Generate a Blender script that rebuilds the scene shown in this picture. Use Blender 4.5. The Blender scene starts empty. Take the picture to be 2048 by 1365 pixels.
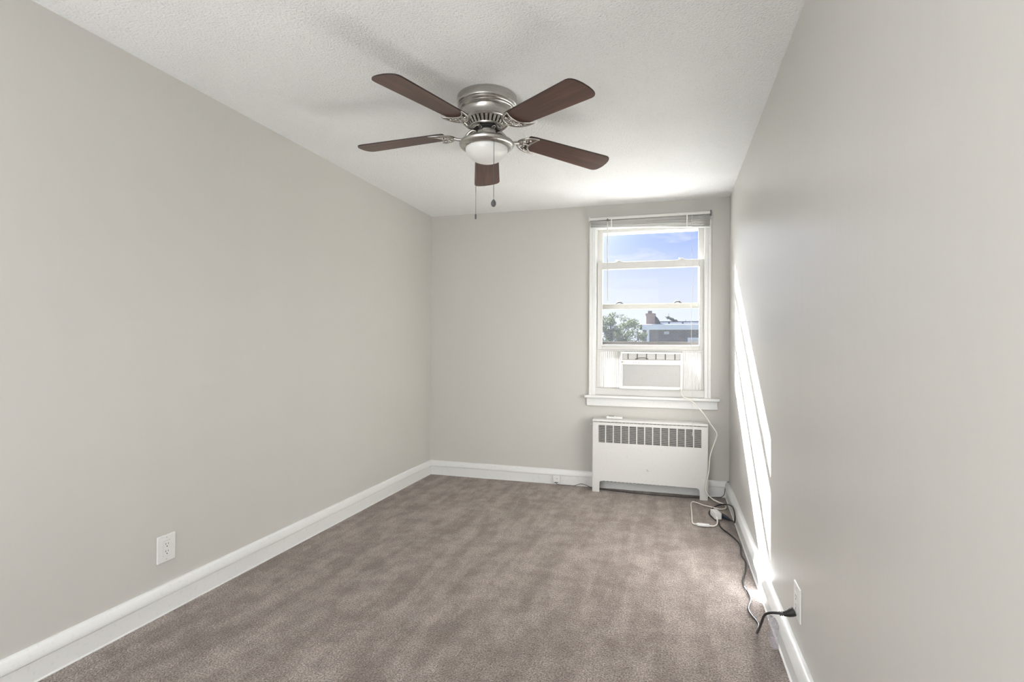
import bpy, bmesh, math, random
from mathutils import Vector, Matrix
random.seed(7)
C = bpy.context.scene
COL = C.collection
PI = math.pi

# ------------------------------------------------------------------ camera
W, H, YR = 2.643, 2.44, -5.7          # room width, height, rear wall y (window wall is y = 0)
yaw, pitch, roll = 0.28767, 0.008662, 0.006573
cy, sy, cp, sp = math.cos(yaw), math.sin(yaw), math.cos(pitch), math.sin(pitch)
f = Vector((-sy*cp, cy*cp, sp)); r = Vector((cy, sy, 0)); u = r.cross(f)
r2 = r*math.cos(roll) + u*math.sin(roll); u2 = u*math.cos(roll) - r*math.sin(roll)
cam = bpy.data.cameras.new('camera'); camo = bpy.data.objects.new('camera', cam); COL.objects.link(camo)
cam.sensor_width = 36; cam.lens = 1082.15/2048*36; cam.clip_start = .03; cam.clip_end = 400
M4 = Matrix.Identity(4)
for i in range(3):
    M4[i][0], M4[i][1], M4[i][2] = r2[i], u2[i], -f[i]
M4.translation = Vector((2.19688, -4.70632, 1.21761))
camo.matrix_world = M4
C.camera = camo

# ------------------------------------------------------------------ exposure, world, lights
C.view_settings.view_transform = 'Standard'; C.view_settings.look = 'None'
C.view_settings.gamma = 1; C.view_settings.use_curve_mapping = False
C.view_settings.exposure = 0.77

def srgb(*c):
    o = [((x/255)/12.92 if x/255 <= .04045 else ((x/255+.055)/1.055)**2.4) for x in c]
    return (*o, 1)

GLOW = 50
world = bpy.data.worlds.new('sky'); C.world = world; world.use_nodes = True
nt = world.node_tree; nt.nodes.clear()
def N(nt, t, **kw):
    n = nt.nodes.new(t)
    for k, v in kw.items():
        if k in n.inputs: n.inputs[k].default_value = v
        else: setattr(n, k, v)
    return n
tc = N(nt, 'ShaderNodeTexCoord'); sep = N(nt, 'ShaderNodeSeparateXYZ')
nt.links.new(tc.outputs['Generated'], sep.inputs[0])
ramp = N(nt, 'ShaderNodeValToRGB'); cr = ramp.color_ramp
cr.elements[0].position = 0.0; cr.elements[0].color = srgb(238, 243, 255)
cr.elements[1].position = 0.6; cr.elements[1].color = srgb(110, 155, 240)
for pz, col in ((.05, (236, 242, 255)), (.10, (228, 237, 255)), (.145, (208, 222, 255)), (.185, (180, 202, 255)), (.25, (163, 190, 255))):
    e = cr.elements.new(pz); e.color = srgb(*col)
nt.links.new(sep.outputs['Z'], ramp.inputs[0])
mp = N(nt, 'ShaderNodeMapping'); mp.inputs['Scale'].default_value = (6, 6, 26); mp.inputs['Rotation'].default_value = (.1, .25, 0)
nt.links.new(tc.outputs['Generated'], mp.inputs[0])
cn = N(nt, 'ShaderNodeTexNoise', Scale=1.6, Detail=6, Roughness=.6, Distortion=.4)
nt.links.new(mp.outputs[0], cn.inputs['Vector'])
cr2 = N(nt, 'ShaderNodeValToRGB'); cr2.color_ramp.elements[0].position = .56; cr2.color_ramp.elements[1].position = .78
cr2.color_ramp.elements[1].color = (.7, .7, .7, 1)
nt.links.new(cn.outputs['Fac'], cr2.inputs[0])
mx = N(nt, 'ShaderNodeMixRGB'); mx.inputs[2].default_value = srgb(246, 248, 255)
nt.links.new(cr2.outputs[0], mx.inputs[0]); nt.links.new(ramp.outputs[0], mx.inputs[1])
bg = N(nt, 'ShaderNodeBackground', Strength=1.0); wo = N(nt, 'ShaderNodeOutputWorld')
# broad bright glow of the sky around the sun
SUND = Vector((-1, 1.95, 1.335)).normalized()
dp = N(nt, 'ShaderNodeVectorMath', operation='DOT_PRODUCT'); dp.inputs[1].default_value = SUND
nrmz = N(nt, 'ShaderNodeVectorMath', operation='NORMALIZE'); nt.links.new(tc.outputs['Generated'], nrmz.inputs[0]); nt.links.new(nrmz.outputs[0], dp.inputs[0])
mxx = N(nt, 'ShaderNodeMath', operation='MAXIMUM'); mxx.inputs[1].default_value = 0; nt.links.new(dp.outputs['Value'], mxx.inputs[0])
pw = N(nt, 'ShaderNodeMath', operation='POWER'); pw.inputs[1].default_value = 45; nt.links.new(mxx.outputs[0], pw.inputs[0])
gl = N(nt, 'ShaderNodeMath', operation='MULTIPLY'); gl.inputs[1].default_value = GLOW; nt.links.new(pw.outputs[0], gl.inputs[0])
addc = N(nt, 'ShaderNodeMixRGB', blend_type='ADD'); addc.inputs[0].default_value = 1
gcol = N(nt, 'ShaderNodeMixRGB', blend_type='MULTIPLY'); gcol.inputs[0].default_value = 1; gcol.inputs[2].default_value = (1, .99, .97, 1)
dim = N(nt, 'ShaderNodeMixRGB', blend_type='MULTIPLY'); dim.inputs[0].default_value = 1; dim.inputs[2].default_value = (.588, .588, .588, 1)
nt.links.new(mx.outputs[0], dim.inputs[1])
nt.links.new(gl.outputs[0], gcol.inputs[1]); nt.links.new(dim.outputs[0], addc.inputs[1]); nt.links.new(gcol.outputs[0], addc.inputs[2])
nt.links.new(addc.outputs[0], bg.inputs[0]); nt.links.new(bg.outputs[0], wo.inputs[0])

sun = bpy.data.lights.new('sun', 'SUN'); so = bpy.data.objects.new('sun', sun); COL.objects.link(so)
sun.energy = 74; sun.angle = math.radians(.5); sun.color = (1, .99, .975)
so.rotation_euler = Vector((1, -1.95, -1.335)).to_track_quat('-Z', 'Y').to_euler(); so.location = (-6, 12, 9)

def area(name, loc, target, sx, sy_, power, col=(1, 1, 1)):
    l = bpy.data.lights.new(name, 'AREA'); l.shape = 'RECTANGLE'; l.size = sx; l.size_y = sy_; l.energy = power; l.color = col
    o = bpy.data.objects.new(name, l); COL.objects.link(o); o.location = loc
    o.rotation_euler = (Vector(target)-Vector(loc)).to_track_quat('-Z', 'Y').to_euler()
    return o
# added fill lights, one upright and one overhead, unseen behind the camera
area('rear_fill', (1.0, -5.6, 1.25), (1.3, 0, 1.25), 1.9, 2.1, 39, (.97, .985, 1))
area('overhead_fill', (1.5, -4.9, 2.36), (1.5, -4.9, 0), .9, .9, 6, (1, .99, .97))

# ------------------------------------------------------------------ materials
def mat(name, base=(.8, .8, .8, 1), rough=.5, metal=0., spec=.5, **kw):
    m = bpy.data.materials.new(name); m.use_nodes = True
    b = m.node_tree.nodes['Principled BSDF']
    b.inputs['Base Color'].default_value = base; b.inputs['Roughness'].default_value = rough
    b.inputs['Metallic'].default_value = metal; b.inputs['Specular IOR Level'].default_value = spec
    for k, v in kw.items(): b.inputs[k].default_value = v
    return m, m.node_tree, b
def coords(nt, scale=(1, 1, 1), space='Object'):
    t = N(nt, 'ShaderNodeTexCoord'); m = N(nt, 'ShaderNodeMapping'); m.inputs['Scale'].default_value = scale
    nt.links.new(t.outputs[space], m.inputs[0]); return m.outputs[0]
def noise(nt, vec, **kw):
    n = N(nt, 'ShaderNodeTexNoise', **kw); nt.links.new(vec, n.inputs['Vector']); return n.outputs['Fac']
def rampn(nt, fac, *stops):
    n = N(nt, 'ShaderNodeValToRGB'); e = n.color_ramp.elements
    e[0].position, e[0].color = stops[0]; e[1].position, e[1].color = stops[-1]
    for p, c in stops[1:-1]:
        q = e.new(p); q.color = c
    nt.links.new(fac, n.inputs[0]); return n.outputs[0]
def bump(nt, b, h, strength, dist, prev=None):
    n = N(nt, 'ShaderNodeBump', Strength=strength, Distance=dist); nt.links.new(h, n.inputs['Height'])
    if prev is not None: nt.links.new(prev, n.inputs['Normal'])
    nt.links.new(n.outputs[0], b.inputs['Normal']); return n.outputs[0]
def mixc(nt, fac, a, b_, mode='MIX'):
    n = N(nt, 'ShaderNodeMixRGB', blend_type=mode)
    for i, v in ((0, fac), (1, a), (2, b_)):
        if hasattr(v, 'is_linked'): nt.links.new(v, n.inputs[i])
        else: n.inputs[i].default_value = v
    return n.outputs[0]

def wall_mat(name, col, rough, streak):
    m, t, b = mat(name, col, rough, spec=.45)
    v = coords(t); fine = noise(t, v, Scale=120, Detail=3)
    big = noise(t, coords(t, (1, 1, .35)), Scale=2.2, Detail=3)
    c = mixc(t, big, tuple(x*.975 for x in col[:3])+(1,), tuple(min(1, x*1.025) for x in col[:3])+(1,))
    t.links.new(c, b.inputs['Base Color'])
    n1 = bump(t, b, fine, .12, .001)
    st = noise(t, coords(t, (1, 14, .8) if streak == 'x' else (14, 1, .8)), Scale=1.5, Detail=4)
    bump(t, b, st, .25, .004, n1)
    return m
WALLC = (.556, .542, .510, 1)
M = {}
M['wall'] = wall_mat('greige_wall_paint', WALLC, .5, 'x')
M['wall_y'] = wall_mat('greige_wall_paint_window_side', WALLC, .5, 'y')
M['wall_satin'] = wall_mat('greige_satin_wall_paint', WALLC, .38, 'x')

m, t, b = mat('popcorn_ceiling', (.82, .82, .80, 1), .9, spec=.2)
v = coords(t)
n1 = noise(t, v, Scale=100, Detail=4, Roughness=.6)
vo = N(t, 'ShaderNodeTexVoronoi', Scale=110); t.links.new(v, vo.inputs['Vector'])
hr = rampn(t, n1, (.38, (0, 0, 0, 1)), (.62, (1, 1, 1, 1)))
patch = noise(t, v, Scale=2.5, Detail=3)
pr = rampn(t, patch, (.3, (.45, .45, .45, 1)), (.65, (1, 1, 1, 1)))
hh = mixc(t, 1.0, hr, pr, 'MULTIPLY')
hh2 = mixc(t, .5, hh, vo.outputs['Distance'])
bump(t, b, hh2, .75, .0055)
pit_shade = rampn(t, n1, (.31, (.78, .78, .77, 1)), (.39, (1, 1, 1, 1)))  # occlusion-like shade of the pits, painted into the ceiling colour
t.links.new(mixc(t, 1.0, (.885, .893, .888, 1), pit_shade, 'MULTIPLY'), b.inputs['Base Color'])
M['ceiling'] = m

m, t, b = mat('brown_cut_pile_carpet', (.3, .25, .22, 1), .97, spec=.08)
b.inputs['Sheen Weight'].default_value = .35; b.inputs['Sheen Roughness'].default_value = .6
v = coords(t)
fib = noise(t, v, Scale=150, Detail=5, Roughness=.7)
tuft = N(t, 'ShaderNodeTexVoronoi', Scale=150); t.links.new(v, tuft.inputs['Vector'])
rot = N(t, 'ShaderNodeMapping'); rot.inputs['Rotation'].default_value = (0, 0, .16); rot.inputs['Scale'].default_value = (9.0, 1.7, 1)
t.links.new(v, rot.inputs[0])
strk = noise(t, rot.outputs[0], Scale=1.0, Detail=6, Roughness=.62, Distortion=.4)
pat = noise(t, v, Scale=7.5, Detail=8, Roughness=.68, Distortion=.1)
both = mixc(t, .50, strk, pat)
lay = rampn(t, both, (.40, (.62, .57, .53, 1)), (.47, (.80, .76, .73, 1)), (.52, (.98, .97, .96, 1)), (.60, (1.26, 1.26, 1.27, 1)))
fc = rampn(t, fib, (.36, (.085, .063, .050, 1)), (.5, (.285, .232, .198, 1)), (.64, (.60, .515, .46, 1)))
t.links.new(mixc(t, 1.0, fc, lay, 'MULTIPLY'), b.inputs['Base Color'])
hh = mixc(t, .5, fib, tuft.outputs['Distance'])
n1 = bump(t, b, hh, 1.0, .013)
bump(t, b, pat, .35, .03, n1)
M['carpet'] = m

def paint(name, col, rough=.35, bumpy=.15):
    m, t, b = mat(name, col, rough)
    v = coords(t, (6, 6, 6)); bump(t, b, noise(t, v, Scale=5, Detail=5), bumpy, .003)
    dirt = rampn(t, noise(t, v, Scale=9, Detail=6), (.25, tuple(x*.9 for x in col[:3])+(1,)), (.42, col))
    t.links.new(dirt, b.inputs['Base Color']); return m
M['trim'] = paint('white_gloss_trim_paint', (.74, .745, .735, 1))
M['vinyl'] = paint('white_vinyl', (.60, .597, .575, 1), .35, .03)
M['vinyl_darkened'] = paint('darkened_beige_vinyl', (.21, .205, .18, 1), .4, .03)  # beige rail vinyl, colour darkened to offset the bounced sun on it
M['rad'] = paint('white_enamel_sheet_metal', (.66, .655, .64, 1), .4, .06)
M['plastic'] = paint('white_plastic', (.74, .74, .73, 1), .35, .02)
M['cream'] = paint('cream_cord_plastic', (.84, .80, .74, 1), .4, .02)
M['acgrey'] = paint('light_grey_mesh_plastic', (.50, .49, .46, 1), .5, .02)
M['cabinet_grey'] = paint('weathered_grey_metal', (.12, .12, .12, 1), .6, .05)
M['slat'] = paint('blind_slat_vinyl', (.80, .79, .77, 1), .4, .02)
M['black'] = paint('black_rubber', (.018, .017, .017, 1), .45, .05)
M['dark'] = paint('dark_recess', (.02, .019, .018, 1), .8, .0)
M['navy'] = paint('navy_black_plug_plastic', (.012, .018, .028, 1), .35, .05)
M['graphite'] = paint('dark_metal', (.10, .10, .10, 1), .4, .0)
M['screen_bar'] = paint('weathered_bronze_screen_bar', (.035, .031, .026, 1), .6, .1)

m, t, b = mat('brushed_nickel', (.50, .485, .46, 1), .27, 1.0)
v = coords(t, (1, 1, 60)); sc = noise(t, v, Scale=14, Detail=3)
rr = rampn(t, sc, (.3, (.25, .25, .25, 1)), (.7, (.31, .31, .31, 1))); t.links.new(rr, b.inputs['Roughness'])
b.inputs['Anisotropic'].default_value = .6
M['nickel'] = m
m, t, b = mat('cast_nickel', (.52, .50, .47, 1), .2, 1.0); bump(t, b, noise(t, coords(t), Scale=60, Detail=2), .2, .001)
M['cast'] = m
m, t, b = mat('frosted_glass_bowl', (.80, .80, .78, 1), .28)
b.inputs['Subsurface Weight'].default_value = .3; b.inputs['Subsurface Radius'].default_value = (.02, .02, .02)
M['frost'] = m

m, t, b = mat('walnut_blade_veneer', (.1, .05, .03, 1), .36)
g = noise(t, coords(t, (1.2, 22, 1)), Scale=2.2, Detail=6, Roughness=.6, Distortion=.6)
g2 = noise(t, coords(t, (3, 160, 1)), Scale=2, Detail=2)
c = rampn(t, g, (.3, (.045, .022, .018, 1)), (.5, (.085, .040, .030, 1)), (.68, (.15, .068, .045, 1)))
t.links.new(mixc(t, .35, c, rampn(t, g2, (.35, (.05, .024, .018, 1)), (.65, (.13, .062, .045, 1)))), b.inputs['Base Color'])
M['walnut'] = m
M['blade_edge'] = paint('dark_blade_edge', (.03, .017, .014, 1), .5, 0)

# clear window glass: see-through with a weak mirror reflection and a trace of dust
def glass_mat(name, haze, tint=(1, 1, 1, 1), hazecol=(.8, .85, .95, 1), gl=.06):
    m = bpy.data.materials.new(name); m.use_nodes = True; t = m.node_tree; t.nodes.clear()
    tr = N(t, 'ShaderNodeBsdfTransparent', Color=tint); go = N(t, 'ShaderNodeBsdfGlossy', Roughness=.02)
    df = N(t, 'ShaderNodeBsdfTranslucent', Color=hazecol)
    fr = N(t, 'ShaderNodeFresnel', IOR=1.10)
    m1 = N(t, 'ShaderNodeMixShader'); m2 = N(t, 'ShaderNodeMixShader', Fac=haze); out = N(t, 'ShaderNodeOutputMaterial')
    t.links.new(fr.outputs[0], m1.inputs[0]); t.links.new(tr.outputs[0], m1.inputs[1]); t.links.new(go.outputs[0], m1.inputs[2])
    t.links.new(m1.outputs[0], m2.inputs[1]); t.links.new(df.outputs[0], m2.inputs[2]); t.links.new(m2.outputs[0], out.inputs[0])
    return m
M['glass'] = glass_mat('window_glass', 0.0)
M['screen'] = glass_mat('insect_screen_mesh', .003, (.93, .94, .97, 1))
m, t, b = mat('accordion_panel_vinyl', (.86, .86, .84, 1), .5)
b.inputs['Subsurface Weight'].default_value = 0
tr = N(t, 'ShaderNodeBsdfTranslucent', Color=(.86, .86, .84, 1)); mxs = N(t, 'ShaderNodeMixShader', Fac=.08)
out = [n for n in t.nodes if n.type == 'OUTPUT_MATERIAL'][0]
t.links.new(b.outputs[0], mxs.inputs[1]); t.links.new(tr.outputs[0], mxs.inputs[2]); t.links.new(mxs.outputs[0], out.inputs[0])
M['accordion'] = m

# clear plastic tag with small printed rows
m = bpy.data.materials.new('clear_plastic_tag'); m.use_nodes = True; t = m.node_tree; t.nodes.clear()
wv = N(t, 'ShaderNodeTexCoord'); mpp = N(t, 'ShaderNodeMapping'); t.links.new(wv.outputs['UV'], mpp.inputs[0])
wave = N(t, 'ShaderNodeTexWave', bands_direction='X', Scale=9); wave.inputs['Distortion'].default_value = .3
t.links.new(mpp.outputs[0], wave.inputs['Vector'])
rp = rampn(t, wave.outputs['Fac'], (.55, (.22, .22, .22, 1)), (.8, (.62, .62, .62, 1)))
tr = N(t, 'ShaderNodeBsdfTransparent', Color=(.95, .95, .97, 1)); df = N(t, 'ShaderNodeBsdfPrincipled')
df.inputs['Base Color'].default_value = (.62, .58, .62, 1); df.inputs['Roughness'].default_value = .15
mm = N(t, 'ShaderNodeMixShader'); out = N(t, 'ShaderNodeOutputMaterial')
t.links.new(rp, mm.inputs[0]); t.links.new(tr.outputs[0], mm.inputs[1]); t.links.new(df.outputs[0], mm.inputs[2]); t.links.new(mm.outputs[0], out.inputs[0])
M['tag'] = m

def brick_mat(name, c1, c2, mortar, sc=1.0, swap=True):
    m, t, b = mat(name, c1, .9, spec=.2)
    tcn = N(t, 'ShaderNodeTexCoord'); sp_ = N(t, 'ShaderNodeSeparateXYZ'); cb = N(t, 'ShaderNodeCombineXYZ')
    t.links.new(tcn.outputs['Object'], sp_.inputs[0])
    ad = N(t, 'ShaderNodeMath', operation='ADD'); t.links.new(sp_.outputs['X'], ad.inputs[0]); t.links.new(sp_.outputs['Y'], ad.inputs[1])
    t.links.new(ad.outputs[0], cb.inputs[0]); t.links.new(sp_.outputs['Z'], cb.inputs[1])
    bk = N(t, 'ShaderNodeTexBrick'); bk.inputs['Scale'].default_value = sc
    bk.inputs['Brick Width'].default_value = .24; bk.inputs['Row Height'].default_value = .085; bk.inputs['Mortar Size'].default_value = .012
    bk.inputs['Color1'].default_value = c1; bk.inputs['Color2'].default_value = c2; bk.inputs['Mortar'].default_value = mortar
    t.links.new(cb.outputs[0], bk.inputs['Vector'])
    nz = noise(t, tcn.outputs['Object'], Scale=3, Detail=4)
    t.links.new(mixc(t, .35, bk.outputs['Color'], rampn(t, nz, (.3, tuple(x*.7 for x in c1[:3])+(1,)), (.7, tuple(x*1.3 for x in c2[:3])+(1,)))), b.inputs['Base Color'])
    bump(t, b, bk.outputs['Fac'], .3, .01)
    return m
M['brick'] = brick_mat('brown_brick', (.070, .058, .056, 1), (.105, .088, .083, 1), (.16, .15, .15, 1))
M['chimney'] = brick_mat('chimney_brick', (.09, .065, .055, 1), (.15, .09, .065, 1), (.15, .135, .13, 1))
M['ext_white'] = paint('exterior_white_coping', (.42, .44, .48, 1), .6, .1)
M['roof'] = paint('grey_roof_felt', (.008, .010, .013, 1), .9, .3)
M['slate'] = paint('dark_roof_edge', (.03, .033, .04, 1), .9, .1)
M['tan'] = paint('tan_siding', (.40, .38, .36, 1), .8, .1)
M['bounce_concrete'] = paint('pale_bounce_concrete', (.30, .30, .30, 1), .9, .3)
M['grass'] = paint('lawn', (.035, .05, .02, 1), .95, .4)
m = bpy.data.materials.new('matt_roof_felt'); m.use_nodes = True; t = m.node_tree; t.nodes.clear()      # fully matt felt
df = N(t, 'ShaderNodeBsdfDiffuse'); out = N(t, 'ShaderNodeOutputMaterial'); t.links.new(df.outputs[0], out.inputs[0])
t.links.new(rampn(t, noise(t, coords(t), Scale=4, Detail=4), (.35, (.020, .023, .028, 1)), (.65, (.028, .032, .039, 1))), df.inputs[0])
M['roof'] = m
def leaf_mat(name, c1, c2, tl):
    m, t, b = mat(name, c1, .75, spec=.2)
    oi = N(t, 'ShaderNodeTexCoord'); nz = noise(t, oi.outputs['Object'], Scale=1.3, Detail=5)
    c = rampn(t, nz, (.35, c1), (.65, c2)); t.links.new(c, b.inputs['Base Color'])
    trn = N(t, 'ShaderNodeBsdfTranslucent', Color=tl); ms = N(t, 'ShaderNodeMixShader', Fac=.2)
    out = [n for n in t.nodes if n.type == 'OUTPUT_MATERIAL'][0]
    t.links.new(b.outputs[0], ms.inputs[1]); t.links.new(trn.outputs[0], ms.inputs[2]); t.links.new(ms.outputs[0], out.inputs[0]); return m
M['leaf'] = leaf_mat('tree_leaves', (.022, .034, .018, 1), (.045, .062, .028, 1), (.045, .06, .018, 1))
M['needle'] = leaf_mat('conifer_needles', (.015, .022, .016, 1), (.03, .04, .025, 1), (.02, .03, .012, 1))
M['bark'] = paint('grey_brown_bark', (.04, .035, .03, 1), .9, .6)

# ------------------------------------------------------------------ mesh helpers
def box(bm, x0, x1, y0, y1, z0, z1, mtx=None):
    vs = [bm.verts.new(Vector(p) if mtx is None else mtx @ Vector(p)) for p in
          ((x0, y0, z0), (x1, y0, z0), (x1, y1, z0), (x0, y1, z0), (x0, y0, z1), (x1, y0, z1), (x1, y1, z1), (x0, y1, z1))]
    for q in ((0, 3, 2, 1), (4, 5, 6, 7), (0, 1, 5, 4), (1, 2, 6, 5), (2, 3, 7, 6), (3, 0, 4, 7)): bm.faces.new([vs[i] for i in q])
def lathe(bm, prof, cx=0, cy_=0, n=64, cap=True):
    rings = []
    for rr_, z in prof:
        rings.append([bm.verts.new((cx+rr_*math.cos(2*PI*i/n), cy_+rr_*math.sin(2*PI*i/n), z)) for i in range(n)])
    for a, b_ in zip(rings, rings[1:]):
        for i in range(n): bm.faces.new((a[i], a[(i+1) % n], b_[(i+1) % n], b_[i]))
    if cap: bm.faces.new(rings[0]); bm.faces.new(rings[-1][::-1])
def smooth_path(pts, sub=6):
    P = [Vector(p) for p in pts]; out = []
    for i in range(len(P)-1):
        p0 = P[max(i-1, 0)]; p1 = P[i]; p2 = P[i+1]; p3 = P[min(i+2, len(P)-1)]
        for k in range(sub):
            s = k/sub
            out.append(.5*((2*p1)+(-p0+p2)*s+(2*p0-5*p1+4*p2-p3)*s*s+(-p0+3*p1-3*p2+p3)*s**3))
    out.append(P[-1]); return out
def tube(bm, pts, rad, n=10, smooth=True, sub=6, flat=None):
    """sweep; rad may be a number or a list per input point; flat=(normal vector, factor) squashes the section"""
    P = smooth_path(pts, sub) if smooth else [Vector(p) for p in pts]
    m_ = len(P)
    if isinstance(rad, (int, float)): R = [rad]*m_
    else:
        R = []
        for i in range(m_):
            x = i/(m_-1)*(len(rad)-1); k = min(int(x), len(rad)-2); R.append(rad[k]+(rad[k+1]-rad[k])*(x-k))
    prev = None; rings = []
    for i, p in enumerate(P):
        d = (P[min(i+1, m_-1)]-P[max(i-1, 0)]).normalized()
        if prev is None:
            a = Vector((0, 0, 1)) if abs(d.z) < .9 else Vector((1, 0, 0)); nrm = (a-d*a.dot(d)).normalized()
        else: nrm = (prev-d*prev.dot(d)).normalized()
        prev = nrm; bi = d.cross(nrm); ring = []
        for k in range(n):
            an = 2*PI*k/n; o = nrm*math.cos(an)*R[i]+bi*math.sin(an)*R[i]
            if flat: o -= flat[0]*(o.dot(flat[0]))*(1-flat[1])
            ring.append(bm.verts.new(p+o))
        rings.append(ring)
    for a, b_ in zip(rings, rings[1:]):
        for k in range(n): bm.faces.new((a[k], a[(k+1) % n], b_[(k+1) % n], b_[k]))
    bm.faces.new(rings[0][::-1]); bm.faces.new(rings[-1])
def prism(bm, poly, lift, depth):
    """poly = list of 2D points; lift(x, y) -> Vector; depth = Vector extrusion"""
    a = [bm.verts.new(lift(*p)) for p in poly]; b_ = [bm.verts.new(lift(*p)+depth) for p in poly]; n = len(poly)
    bm.faces.new(a[::-1]); bm.faces.new(b_)
    for i in range(n): bm.faces.new((a[i], a[(i+1) % n], b_[(i+1) % n], b_[i]))
def BM(): return bmesh.new()
def obj(name, bm, m, parent=None, bevel=0, smooth=False, seg=2):
    bmesh.ops.recalc_face_normals(bm, faces=bm.faces)
    me = bpy.data.meshes.new(name); bm.to_mesh(me); bm.free()
    o = bpy.data.objects.new(name, me); COL.objects.link(o); me.materials.append(M[m] if isinstance(m, str) else m)
    if smooth:
        for p_ in me.polygons: p_.use_smooth = True
        me.set_sharp_from_angle(angle=math.radians(38))
    if bevel:
        bv = o.modifiers.new('bevel', 'BEVEL'); bv.width = bevel; bv.segments = seg; bv.limit_method = 'ANGLE'; bv.angle_limit = math.radians(50)
    if parent is not None:
        o.parent = parent; o.matrix_parent_inverse = Matrix.Translation(-Vector(parent.location)) if parent.parent is None else Matrix.Identity(4)
    return o
def thing(name, label, cat, loc=(0, 0, 0), group=None):
    o = bpy.data.objects.new(name, None); COL.objects.link(o); o.location = loc; o.empty_display_size = .05
    return tag(o, label, cat, group)
def tag(o, label, cat, group=None):
    o['label'] = label; o['category'] = cat
    if group: o['group'] = group
    return o
def struct(name, bm, m, parent=None, **kw):
    o = obj(name, bm, m, parent, **kw)
    if parent is None: o['kind'] = 'structure'
    return o

# ------------------------------------------------------------------ room shell
OX0, OX1, OZ0, OZ1, TH = 1.548, 2.472, .795, 2.262, .16     # window opening in the back wall, wall thickness
b_ = BM(); box(b_, -.02, W+.02, YR-.02, .005, -.12, 0); struct('floor', b_, 'carpet')
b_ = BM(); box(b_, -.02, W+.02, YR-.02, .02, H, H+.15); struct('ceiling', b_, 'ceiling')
b_ = BM(); box(b_, -.15, 0, YR-.15, TH, -.12, H+.15); struct('wall_left', b_, 'wall')
b_ = BM(); box(b_, W, W+.15, YR-.15, TH, -.12, H+.15); struct('wall_right', b_, 'wall_satin')
b_ = BM(); box(b_, 0, W, YR-.15, YR, -.12, H+.15); struct('wall_rear', b_, 'wall_y')
b_ = BM()
box(b_, 0, OX0, 0, TH, -.12, H+.15); box(b_, OX1, W, 0, TH, -.12, H+.15)
box(b_, OX0, OX1, 0, TH, -.12, OZ0); box(b_, OX0, OX1, 0, TH, OZ1, H+.15)
struct('wall_back', b_, 'wall_y')

def board_profile(B, T):
    return [(0, 0), (T*.9, 0), (T*.9, B*.02), (T*.72, B*.05), (T*.72, B*.585), (T*.62, B*.60), (T*.62, B*.615), (T, B*.64), (T*1.02, B*.74),
            (T*.80, B*.83), (T*.74, B*.90), (T*.60, B*.965), (T*.32, B), (0, B)]
def board(name, p0, p1, nrm, B, T):
    b_ = BM(); p0 = Vector(p0); p1 = Vector(p1); nv = Vector(nrm)
    prism(b_, board_profile(B, T), lambda d, z: p0+nv*d+Vector((0, 0, z)), p1-p0)
    return struct(name, b_, 'trim', smooth=True)
board('baseboard_left', (0, YR, 0), (0, 0, 0), (1, 0, 0), .131, .022)
board('baseboard_back', (0, 0, 0), (W, 0, 0), (0, -1, 0), .131, .020)
board('baseboard_right', (W, YR, 0), (W, 0, 0), (-1, 0, 0), .131, .033)
board('baseboard_rear', (0, YR, 0), (W, YR, 0), (0, 1, 0), .131, .020)

# ------------------------------------------------------------------ window
win = bpy.data.objects.new('window_1', None); COL.objects.link(win); win.location = (2.01, 0, .795); win['kind'] = 'structure'
def wpart(name, boxes, m='trim', bevel=.003, parent=win):
    b_ = BM()
    for q in boxes: box(b_, *q)
    return obj(name, b_, m, parent, bevel=bevel)
# stepped narrow casing on the room side
wpart('casing', [(1.506, 1.530, -.022, 0, .795, 2.262), (1.530, 1.560, -.013, .02, .795, 2.262),
                 (2.478, 2.502, -.022, 0, .795, 2.262), (2.450, 2.478, -.013, .02, .795, 2.262)])
wpart('head_casing', [(1.506, 2.502, -.022, 0, 2.262, 2.33), (1.530, 2.478, -.013, .02, 2.238, 2.262)])
wpart('jamb', [(1.548, 1.566, .018, .13, .82, 2.25), (2.458, 2.472, .018, .13, .82, 2.25), (1.548, 2.472, .02, .13, 2.24, 2.262)], 'vinyl')
wpart('sill', [(1.548, 2.472, .0, .19, .797, .857)], 'vinyl')
wpart('stool', [(1.472, 2.568, -.062, .0, .774, .797), (1.53, 2.48, 0, .03, .774, .797)], bevel=.006)
wpart('apron', [(1.488, 2.554, -.022, 0, .704, .774)], bevel=.004)
wpart('exterior_frame', [(1.548, 1.566, .13, TH+.01, .80, 2.262), (2.44, 2.472, .13, TH+.01, .80, 2.262), (1.566, 2.44, .13, TH+.01, 2.208, 2.262)], 'vinyl')
# lower sash, raised to rest on the air conditioner
LY0, LY1 = .030, .062
s = wpart('lower_sash', [(1.569, 1.612, LY0, LY1, 1.187, 1.947), (2.412, 2.455, LY0, LY1, 1.187, 1.947),
                         (1.612, 2.412, LY0, LY1, 1.887, 1.947), (1.612, 2.412, LY0, LY1, 1.187, 1.232),
                         (1.612, 2.412, LY0-.006, LY0, 1.214, 1.226)], 'vinyl')
b_ = BM(); box(b_, 1.606, 2.418, .044, .049, 1.226, 1.893); obj('pane', b_, 'glass', s)
for x in (1.755, 2.275):
    b_ = BM(); box(b_, x-.032, x+.032, LY0+.004, LY1-.004, 1.947, 1.953); box(b_, x-.016, x+.012, LY0+.006, LY1-.008, 1.953, 1.962)
    tube(b_, [(x-.004, .045, 1.960), (x-.028, .037, 1.962)], .004, 8, False); obj('sash_lock', b_, 'vinyl', s, bevel=.002)
s = wpart('upper_sash', [(1.566, 1.612, .074, .106, 1.543, 2.244), (2.405, 2.458, .074, .106, 1.543, 2.244),
                         (1.612, 2.405, .074, .106, 2.212, 2.244)], 'vinyl')
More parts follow.
